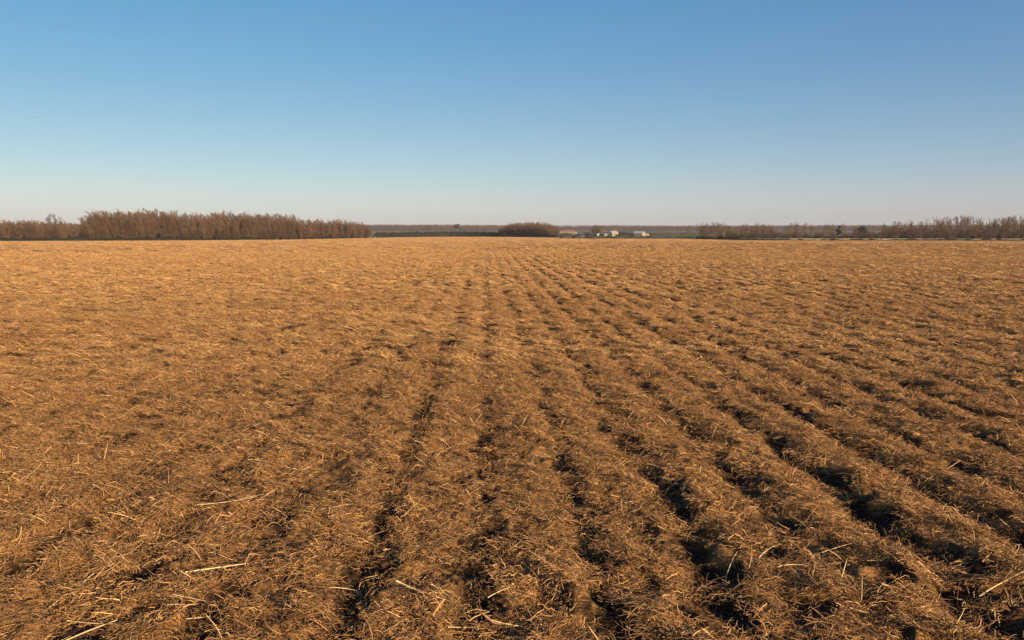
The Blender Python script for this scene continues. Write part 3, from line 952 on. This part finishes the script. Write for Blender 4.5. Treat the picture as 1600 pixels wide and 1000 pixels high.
def hedge(name, pts, width, label, cat='hedge', core=M['hedge'], leaf=M['hedge_leaf'], step=1.2, ragged=0.15, nleaf=60, leaf_size=0.14):
    """pts: list of (px, depth, top_py). A core of twigs and leaves with a leaf coat; origin at its middle"""
    g = np.random.default_rng(len(pts) * 7 + int(pts[0][0]) + 999)
    W = []
    for (p0, d0, t0), (p1, d1, t1) in zip(pts[:-1], pts[1:]):
        a = np.array(along(p0, d0)); b = np.array(along(p1, d1))
        n = max(2, int(np.hypot(*(b - a)) / step))
        for i in range(n):
            f = i / n
            c = a * (1 - f) + b * f
            D = d0 * (1 - f) + d1 * f
            W.append((c[0], c[1], top_h(t0 * (1 - f) + t1 * f, D)))
    W = np.array(W)
    z0 = terrain(W[:, 0], W[:, 1])
    H = W[:, 2] - z0
    H = H * (1 + ragged * g.normal(0, 1, len(H)))
    T = np.gradient(W[:, :2], axis=0); T /= np.linalg.norm(T, axis=1, keepdims=True)
    Nn = np.stack([-T[:, 1], T[:, 0]], -1)
    prof_ = np.array([(-.5, 0), (-.55, .35), (-.5, .75), (-.3, .97), (0, 1), (.3, .97), (.5, .75), (.55, .35), (.5, 0)])
    k = len(prof_)
    w = width * (1 + 0.18 * g.normal(0, 1, (len(W), k)))
    XY = W[:, None, :2] + Nn[:, None, :] * (prof_[None, :, 0] * w)[..., None]
    Z = z0[:, None] - 0.15 + prof_[None, :, 1] * (H + 0.15)[:, None] * (1 + 0.08 * g.normal(0, 1, (len(W), k)))
    v = np.concatenate([XY, Z[..., None]], -1)
    org = np.array([W[len(W) // 2, 0], W[len(W) // 2, 1], z0[len(W) // 2]])
    idx = np.arange(len(W) * k).reshape(len(W), k)
    q = np.stack([idx[:-1, :-1], idx[1:, :-1], idx[1:, 1:], idx[:-1, 1:]], -1).reshape(-1, 4)
    caps = np.stack([idx[0], idx[-1][::-1]])
    root = link(name, None, loc=org)
    tag(root, label, cat)
    link('stems', np_mesh('stems', (v - org).reshape(-1, 3), [q, caps], core), root)
    m = len(W) * nleaf
    i = g.integers(0, len(W), m); j = g.integers(1, k - 1, m)
    p = v[i, j] + g.normal(0, 1, (m, 3)) * np.array([step * .6, step * .6, 0.10])
    p[:, 2] = np.maximum(p[:, 2], z0[i] + 0.02)
    lv, lq = leafy(p - org, leaf_size, g)
    link('foliage', np_mesh('foliage', lv, lq, leaf), root)
    return root


def build_hedges():
    e = lambda px, back: float(edge_depth(px)) + back
    hedge('low_hedge', [(px, e(px, 1.6), 372.3 + (0 if px < 400 else -0.5 * (px - 400) / 60)) for px in (-260, -130, 0, 100, 200, 300, 400, 480, 545)], 1.4,
          'long low dark green hedge along the foot of the left woods', ragged=0.2, nleaf=40)
    hedge('clipped_hedge', [(588, 345, 364.6), (620, 372, 364), (660, 402, 363.3), (700, 424, 362.4), (730, 422, 362.2), (756, 416, 362.8), (784, 405, 364)], 2.0,
          'clipped dark green hedge between the left copse and the round clump', ragged=0.04, step=1.0, nleaf=60, leaf_size=0.16)
    hedge('low_hedge', [(px, e(px, 1.5), 367.8) for px in (786, 800, 820, 840, 860, 872)], 1.6,
          'short dark green hedge at the foot of the round brown clump', ragged=0.2, nleaf=60)
    hedge('low_hedge', [(876, 300, 370.9), (900, 294, 371.2), (960, 291, 371.4), (1050, 290, 371.0), (1100, 291, 370.6)], 1.2,
          'thin dark low hedge between the field and the farm', ragged=0.2, nleaf=50)
    hedge('low_hedge', [(1090, 262, 370.3), (1160, 250, 370.2), (1250, 247, 370.3), (1350, 244, 370.3), (1450, 241, 370.3), (1540, 239, 370.3), (1640, 236, 370.3), (1780, 228, 370.3)], 1.5,
          'long dark hedge behind the pale wall on the right', ragged=0.18, nleaf=50)
    hedge('ditch_bank', [(1080, 286, 373.9), (1140, 262, 374.2), (1200, 228, 373.8), (1400, 218.5, 373.85), (1600, 213, 373.9), (1780, 203, 374.0)], 0.7,
          'thin dark grassy bank along the right far edge of the field, before the pale wall', 'bank', ragged=0.15, nleaf=40, leaf_size=0.09)
    hedge('evergreen_hedge', [(1343, 300, 370), (1352, 300, 368), (1368, 300, 367.2), (1382, 300, 367.5)], 2.2,
          'dark green evergreen hedge low among the brown trees on the right', ragged=0.12, nleaf=70, leaf_size=0.16)
    hedge('shelter_hedge', [(1012, 720, 364.6), (1030, 720, 365), (1055, 725, 364.8), (1080, 730, 364.6), (1096, 735, 364.8)], 3.0,
          'dark shelter hedge stretching to the right of the white roofed barn', ragged=0.12, step=2.5, nleaf=40, leaf_size=0.35)
    hedge('shelter_hedge', [(874, 690, 366), (880, 690, 364.5), (888, 690, 364.8), (896, 690, 365.2)], 3.0,
          'short dark hedge left of the small white cottage', ragged=0.2, step=2.0, nleaf=50, leaf_size=0.35)


# ------------------------------------------------------------------ pale wall at the right edge of the field
def build_wall():
    pts = [(1092, 268), (1157, 252), (1235, 242.5), (1310, 240), (1378, 238), (1440, 236), (1500, 234.2), (1545, 232.5), (1600, 230.5), (1700, 226), (1780, 221)]
    P = [np.array(along(px, d)) for px, d in pts]
    c = P[4]
    root = link('low_wall', None, loc=(c[0], c[1], tz(*c)))
    tag(root, 'long low pale concrete wall along the right far edge of the field', 'wall')
    g = random.Random(3)
    for i, (a, b) in enumerate(zip(P[:-1], P[1:])):
        d = b - a; L = np.hypot(*d); u = d / L; n = np.array([-u[1], u[0]])
        nb = max(2, int(L / 3.2))
        mb = MB()
        for j in range(nb):
            f0, f1 = (j + 0.01) / nb, (j + 0.985) / nb
            top = 0.42 + g.uniform(-.03, .03) + (0.0)
            p0, p1 = a + d * f0 - c, a + d * f1 - c
            o = n * (0.14 + g.uniform(-.015, .015))
            z0, z1 = -0.3, tz(*a) - tz(*c) + top + 0.58
            vs = []
            for z in (z0, z1):
                for pnt in (p0 - o, p1 - o, p1 + o, p0 + o):
                    vs.append((pnt[0], pnt[1], z))
            mb.poly(vs, [(0, 3, 2, 1), (4, 5, 6, 7), (0, 1, 5, 4), (1, 2, 6, 5), (2, 3, 7, 6), (3, 0, 4, 7)])
        mb.build('wall_panel', M['concrete'], root)
    for px, d, lab in ((1157, 249, 'dark wooden post before the pale wall, left one of two'), (1378, 235.5, 'dark wooden post before the pale wall, right one of two')):
        x, y = along(px, d)
        mb = MB().cyl((0, 0, -0.3), 0.16, 1.35, n=12).cyl((0, 0, 1.05), 0.19, 0.06, n=12)
        tag(mb.build('wooden_post', M['wood'], loc=(x, y, tz(x, y))), lab, 'post', 'dark posts before the pale wall')
    for px, d, h, lab in ((577.5, 318, 0.85, 'white post at the right end of the copse, left one of three'), (583.5, 322, 0.6, 'short white post, middle one of three before the hedge end'),
                          (586.5, 326, 1.0, 'tallest white post, beside the left end of the clipped hedge')):
        x, y = along(px, d)
        mb = MB().box(-.09, .09, -.09, .09, -.3, h).poly([(-.15, -.15, h + .002), (.15, -.15, h + .002), (.15, .15, h + .002), (-.15, .15, h + .002), (0, 0, h + .12)], [(0, 1, 2, 3), (0, 1, 4), (1, 2, 4), (2, 3, 4), (3, 0, 4)])
        tag(mb.build('marker_post', M['post'], loc=(x, y, tz(x, y) + 0.3)), lab, 'post', 'white posts by the copse end')


# ------------------------------------------------------------------ farm
def house(name, px, D, w, d, wall_h, roof_h, rot, wallm, roofm, label, cat, windows=2, door=True, chimney=False, dz=0.0):
    x, y = along(px, D)
    r = link(name, None, loc=(x, y, tz(x, y) + dz))
    r.rotation_euler.z = rot
    tag(r, label, cat)
    # ridge runs along x; gables at +-x
    MB().prism_x([(-d / 2, -1), (d / 2, -1), (d / 2, wall_h), (0, wall_h + roof_h - .05), (-d / 2, wall_h)], -w / 2, w / 2).build('wall', wallm, r)
    e = .35; t = .16
    sl = roof_h / (d / 2)
    rf = MB().prism_x([(-d / 2 - e, wall_h - e * sl + .02), (0, wall_h + roof_h + .02), (d / 2 + e, wall_h - e * sl + .02), (d / 2 + e, wall_h - e * sl + .02 + t), (0, wall_h + roof_h + .02 + t), (-d / 2 - e, wall_h - e * sl + .02 + t)],
                      -w / 2 - e, w / 2 + e).build('roof', roofm, r)
    if chimney:
        MB().box(w * .22, w * .22 + .7, -.35, .35, wall_h + roof_h * .5, wall_h + roof_h + .9).build('chimney', wallm, rf)
    for i in range(windows):
        cx = -w / 2 + w * (i + 1) / (windows + 1 + (1 if door else 0))
        fr = MB().box(cx - .55, cx + .55, -d / 2 - .05, -d / 2 + .02, .95, 2.1).build('window', M['paint'], r)
        MB().box(cx - .46, cx - .03, -d / 2 - .07, -d / 2 - .045, 1.04, 2.01).box(cx + .03, cx + .46, -d / 2 - .07, -d / 2 - .045, 1.04, 2.01).build('pane', M['glass'], fr)
    if door:
        cx = w / 2 - w / (windows + 2)
        dr = MB().box(cx - .5, cx + .5, -d / 2 - .06, -d / 2 + .02, -.2, 2.05).build('door', M['wood'], r)
        MB().box(cx + .34, cx + .42, -d / 2 - .12, -d / 2 - .055, .95, 1.1).build('handle', M['paint'], dr)
    return r


def van(px, D, rot, label):
    x, y = along(px, D)
    r = link('white_van', None, loc=(x, y, tz(x, y))); r.rotation_euler.z = rot
    tag(r, label, 'van')
    prof_ = [(-2.4, .45), (2.35, .45), (2.45, .9), (2.1, 1.15), (1.45, 2.0), (1.1, 2.15), (-2.35, 2.15), (-2.45, 1.9)]
    MB().prism_y(prof_, -.9, .9).build('body', M['paint'], r)
    MB().box(.35, 1.25, -.915, .915, 1.25, 1.85).poly([(2.06, -.78, 1.2), (2.06, .78, 1.2), (1.5, .78, 1.97), (1.5, -.78, 1.97)], [(0, 1, 2, 3)]).build('window', M['glass'], r)
    for cx in (-1.5, 1.5):
        for cy in (-.92, .70):
            MB().cyl((cx, cy, .35), .35, .22, 'y', 16).build('wheel', M['rubber'], r)
    return r


def build_farm():
    house('barn', 999.5, 690, 8.2, 6.2, 2.5, 1.35, R(-38), M['cream_wall'], M['pale_roof'], 'pale barn with a long white roof and one sunlit cream gable', 'barn', 2, True)
    house('farmhouse', 958, 680, 6.4, 5.2, 2.6, 1.5, R(32), M['cream_wall'], M['pale_roof'], 'sunlit cream farmhouse with a white roof between dark trees', 'house', 2, True, True)
    house('cottage', 901.5, 700, 2.8, 2.6, 1.9, 0.8, R(20), M['white_wall'], M['pale_roof'], 'small white cottage left of the big round bare tree', 'cottage', 1, True)
    house('shed', 911, 660, 8.5, 4.5, 1.7, 0.9, R(8), M['grey_wall'], M['dark_roof'], 'long dark grey shed just right of the small white cottage', 'shed', 3, True)
    house('outbuilding', 948, 672, 5.2, 4.2, 2.0, 1.1, R(-15), M['grey_wall'], M['dark_roof'], 'dark outbuilding standing against the left side of the cream farmhouse', 'outbuilding', 2, True)
    house('shed', 928, 655, 3.0, 2.6, 1.1, 0.5, R(-10), M['grey_wall'], M['pale_roof'], 'small shed with a pale roof under the big round bare tree', 'shed', 1, True)
    house('shed', 886, 760, 16, 6, 2.6, 1.2, R(4), M['brown_roof'], M['brown_roof'], 'long low brown roofed shed behind the small white cottage', 'shed', 4, True, dz=1.2)
    van(1011.5, 660, R(62), 'white van parked at the right end of the white roofed barn')
    van(932.5, 640, R(112), 'white van parked right of the small pale roofed shed')
    van(947, 640, R(75), 'white van parked before the dark outbuilding')
    # trees and shrubs about the farm
    V['big'] = [tree_meshes('big', M['bark'], M['twig'], seed=1000 + i, H=7, stems=13, spread=0.42, lean=0.0, base_r=0.11,
                            levels=[(11, 0.38, 0.6), (7, 0.5, 0.6), (6, 0.55, 0.6)], up=0.02, tmin=0.06, twig_r=0.05) for i in range(2)]
    V['fork'] = [tree_meshes('fork', M['bark'], M['twig_grey'], seed=1010 + i, H=8, stems=3, spread=0.22, lean=0.0, base_r=0.15,
                             levels=[(9, 0.42, 0.55), (7, 0.5, 0.55), (6, 0.5, 0.55)], up=0.10, tmin=0.3, twig_r=0.030) for i in range(3)]
    for i, (px, ty, D, w, kind, lab) in enumerate([
            (934, 350.8, 650, 0.95, 'big', 'large round bare brown tree in front of the farm, left of the cream house'),
            (926, 352.5, 655, .8, 'fork', 'slim bare tree at the left shoulder of the large round bare tree'),
            (978, 361.5, 730, 1.3, 'fork', 'small grey bare tree between the cream farmhouse and the barn'),
            (964, 350, 1000, 1.3, 'fork', 'tiny bare tree on the skyline above the cream farmhouse'),
            (1076, 352.0, 800, 1.2, 'fork', 'small bare tree standing alone left of the brown group on the right'),
            (918, 362, 720, 1.2, 'big', 'low bare bush behind the dark grey shed')]):
        x, y = along(px, D)
        make_tree('bare_tree', V[kind][i % len(V[kind])], x, y, top_h(ty, D) - tz(x, y), lab, 'tree', wscale=w)
    evergreen(968.5, 362.8, 700, 4.6, 'dark rounded evergreen right behind the cream farmhouse')
    evergreen(1010.5, 363.8, 705, 2.6, 'small dark evergreen at the right end of the barn roof')
    evergreen(984, 364.4, 700, 4.0, 'low dark evergreen just left of the barn')
    evergreen(1309, 351.0, 350, 1.0, 'dark round topped evergreen rising above the bare trees on the right')
    evergreen(1345, 353.2, 420, 3.0, 'dark mound shaped evergreen behind the low bare trees on the right')
    for i, (px, ty, D, rad, lab) in enumerate([
            (906, 365.2, 655, 2.2, 'dark shrub before the left end of the long grey shed'),
            (918, 364.8, 658, 2.6, 'dark shrub before the right end of the long grey shed'),
            (939, 366, 640, 2.6, 'dark shrub under the large round bare tree'),
            (951.5, 366.4, 640, 1.6, 'dark shrub at the left corner of the cream farmhouse'),
            (973, 366.0, 660, 3.0, 'dark shrub in the gap right of the cream farmhouse'),
            (990, 366.6, 650, 2.2, 'dark shrub at the left end of the white roofed barn'),
            (893, 366.6, 650, 2.4, 'dark shrub left of the small white cottage'),
            (926, 366.4, 636, 2.2, 'low dark shrub just left of the big bare tree foot'),
            (944, 365.2, 690, 3.0, 'tall dark shrub behind the dark outbuilding'),
            (899, 367.4, 630, 1.6, 'small dark shrub in front of the small white cottage'),
            (966, 366.8, 640, 2.0, 'dark shrub before the right side of the cream farmhouse'),
            (1003, 368.2, 640, 1.6, 'low dark shrub before the sunlit gable of the barn'),
            (881, 367, 640, 2.2, 'dark shrub by the right foot of the round brown clump')]):
        evergreen(px, ty, D, rad, lab, 'shrub', 'shrub')
    pine(714, 349, 900)


def evergreen(px, ty, D, rad, label, name='evergreen_tree', cat='tree'):
    x, y = along(px, D)
    g = np.random.default_rng(int(px) + 77)
    z = tz(x, y); H = top_h(ty, D) - z
    r = link(name, None, loc=(x, y, z)); tag(r, label, cat)
    P = np.array([[[0, 0, -.3], [0.05, 0, H * .3], [0, .05, H * .6], [0, 0, H * .9]]]); v, q = tubes(P, np.array([[.16, .13, .09, .03]]), 7)
    link('trunk', np_mesh('trunk', v, q, M['bark'], True), r)
    n = 2600
    lobes = np.stack([g.normal(0, .45, 14) * rad, g.normal(0, .45, 14) * rad, H * g.uniform(.35, .86, 14)], -1)
    c = lobes[g.integers(0, 14, n)]
    d = g.normal(0, 1, (n, 3)); d /= np.linalg.norm(d, axis=1, keepdims=True)
    p = c + d * np.array([rad * .5, rad * .5, min(rad * .6, H * .22)]) * g.uniform(.5, 1, (n, 1))
    p[:, 2] = np.clip(p[:, 2], .1, H)
    v, q = leafy(p, 0.05 * (rad + H * .3) + .08, g)
    link('crown', np_mesh('crown', v, q, M['hedge_leaf']), r)


def pine(px, ty, D):
    x, y = along(px, D)
    g = np.random.default_rng(8)
    z = tz(x, y); H = top_h(ty, D) - z
    r = link('pine_tree', None, loc=(x, y, z)); tag(r, 'lone dark umbrella shaped pine standing behind the clipped green hedge', 'tree')
    P = np.array([[[0, 0, -.3], [0.15, 0, H * .35], [-.1, .05, H * .65], [0, 0, H * .93]]]); v, q = tubes(P, np.array([[.42, .36, .28, .1]]), 8)
    t = np_mesh('trunk', v, q, M['bark'], True); link('trunk', t, r)
    m = 14
    Q = np.zeros((m, 4, 3)); s = np.linspace(0, 1, 4)
    for i in range(m):
        a = g.uniform(0, 6.28); L = g.uniform(1.6, 2.9); z0 = H * g.uniform(.5, .86)
        Q[i, :, 0] = np.cos(a) * L * s; Q[i, :, 1] = np.sin(a) * L * s; Q[i, :, 2] = z0 + s * g.uniform(.3, .9)
    v, q = tubes(Q, np.tile(np.array([.13, .1, .07, .03]), (m, 1)), 5)
    link('limb', np_mesh('limb', v, q, M['bark'], True), r)
    n = 3200
    c = Q[g.integers(0, m, n), g.integers(1, 4, n)]
    p = c + g.normal(0, 1, (n, 3)) * np.array([.5, .5, .32])
    p[:, 2] = np.minimum(p[:, 2], H)
    v, q = leafy(p, .42, g)
    link('crown', np_mesh('crown', v, q, M['conifer']), r)


# ------------------------------------------------------------------ far wooded hill
def build_far_wood():
    src = []
    for i in range(5):
        br = branches(seed=950 + i, H=9, stems=2, spread=0.18, lean=0, base_r=0.2, levels=[(9, .42, .6), (6, .5, .6), (5, .5, .6)], up=.12, tmin=.12, twig_r=.035)
        Vs, Qs, off = [], [], 0
        for P, rr in br:
            v, q = tubes(P, rr, 3); Vs.append(v); Qs.append(q + off); off += len(v)
        src.append(bpy.data.objects.new('far_tree', np_mesh('far_tree', np.concatenate(Vs), np.concatenate(Qs), M['farwood'])))
    n = 13000
    r = rng.uniform(1265, 1640, n); a = rng.uniform(-.86, .92, n)
    x, y = r * np.sin(a), r * np.cos(a)
    keep = pn(x / 130, y / 50, 40) > np.where(r < 1320, 0.05, -0.62)
    x, y = x[keep], y[keep]; n = len(x)
    sc = rng.uniform(.72, 1.08, n)
    # the skyline steps down a little to the right
    sc *= np.interp(px_of(x, y), [500, 700, 880, 1100, 1600], [1.0, 1.08, .92, .86, .92])
    rot = np.zeros((n, 3)); rot[:, 2] = rng.uniform(0, 6.28, n)
    me = points_mesh('far_wood', np.stack([x, y, terrain(x, y) - .3], -1), rot, np.stack([sc * 1.2, sc * 1.2, sc], -1), rng.integers(0, 5, n))
    o = link('far_wood', me); scatter_modifier(o, src)
    tag(o, 'long brown leafless wood covering the low hill on the horizon', 'wood', kind='stuff')


# ------------------------------------------------------------------ air, light, camera
HAZE = 0.00011


def build_air():
    o = MB().box(-2700, 2700, -2700, 2700, -4.5, 32).build('haze', None) if False else None
    mb = MB().box(-2700, 2700, -2700, 2700, -4.5, 32)
    m = bpy.data.materials.new('haze'); m.use_nodes = True
    nt = m.node_tree; nt.nodes.clear()
    out = nt.nodes.new('ShaderNodeOutputMaterial'); v = nt.nodes.new('ShaderNodeVolumePrincipled')
    v.inputs['Color'].default_value = (0.92, 0.94, 1.0, 1); v.inputs['Density'].default_value = HAZE
    v.inputs['Anisotropy'].default_value = 0.0
    nt.links.new(v.outputs[0], out.inputs['Volume'])
    o = mb.build('haze', m); tag(o, 'thin pale haze in the air over the field and far hill', 'haze', kind='stuff')


def build_light():
    w = bpy.data.worlds.new('World'); scene.world = w; w.use_nodes = True
    nt = w.node_tree
    bg = nt.nodes['Background']
    sky = nt.nodes.new('ShaderNodeTexSky'); sky.sky_type = 'NISHITA'; sky.sun_disc = False
    sky.sun_elevation = SUN_EL; sky.sun_rotation = SUN_AZ
    sky.altitude = 0; sky.air_density = 0.7; sky.dust_density = 1.0; sky.ozone_density = 2.6
    # grade the sky like the photo: a little more saturation, softer green and blue contrast
    def math_node(op, a, b):
        n = nt.nodes.new('ShaderNodeMath'); n.operation = op
        nt.links.new(a, n.inputs[0]); n.inputs[1].default_value = b
        return n.outputs[0]
    hs = nt.nodes.new('ShaderNodeHueSaturation'); hs.inputs['Saturation'].default_value = 1.3
    nt.links.new(sky.outputs[0], hs.inputs['Color'])
    sp = nt.nodes.new('ShaderNodeSeparateColor'); cb = nt.nodes.new('ShaderNodeCombineColor')
    nt.links.new(hs.outputs[0], sp.inputs[0])
    for k, (e, g) in enumerate(((0.73, 1.37), (0.70, 1.08), (0.50, 0.86))):
        c = math_node('MULTIPLY', sp.outputs[k], 0.1)
        c = math_node('POWER', c, e)
        c = math_node('MULTIPLY', c, g * 10)
        nt.links.new(c, cb.inputs[k])
    nt.links.new(cb.outputs[0], bg.inputs['Color'])
    bg.inputs['Strength'].default_value = 0.102 / 2 ** EXPOSURE
    L = bpy.data.lights.new('sun', 'SUN'); L.energy = 4.85; L.angle = R(0.55); L.color = (1.0, 0.77, 0.50)
    o = bpy.data.objects.new('sun', L); COL.objects.link(o)
    d = Vector((math.sin(SUN_AZ) * math.cos(SUN_EL), math.cos(SUN_AZ) * math.cos(SUN_EL), math.sin(SUN_EL)))
    o.rotation_euler = d.to_track_quat('Z', 'Y').to_euler()
    o.location = (30, -20, 30)


def build_camera():
    c = bpy.data.cameras.new('camera'); c.sensor_width = 36; c.lens = F / 1600 * 36
    c.clip_start = 0.05; c.clip_end = 20000
    o = bpy.data.objects.new('camera', c); COL.objects.link(o)
    o.location = (0, 0, CAMH)
    o.rotation_euler = (R(90) - PITCH, 0, -YAW)
    scene.camera = o


import time
_t = time.time()
for fn in (build_ground, build_field, build_litter, build_clods, build_stalks, build_variants, build_woods, build_hedges, build_wall, build_farm, build_far_wood, build_air, build_light, build_camera):
    fn()
    print(fn.__name__, round(time.time() - _t, 1)); _t = time.time()

scene.view_settings.view_transform = 'Standard'
scene.view_settings.look = 'None'
scene.view_settings.exposure = EXPOSURE
scene.view_settings.gamma = 1.0
cy = scene.cycles
cy.max_bounces = 6; cy.diffuse_bounces = 3; cy.glossy_bounces = 2; cy.transmission_bounces = 2; cy.transparent_max_bounces = 4; cy.volume_bounces = 0
cy.use_denoising = True
cy.denoiser = 'OPENIMAGEDENOISE'
cy.denoising_input_passes = 'RGB_ALBEDO_NORMAL'
cy.denoising_prefilter = 'ACCURATE'
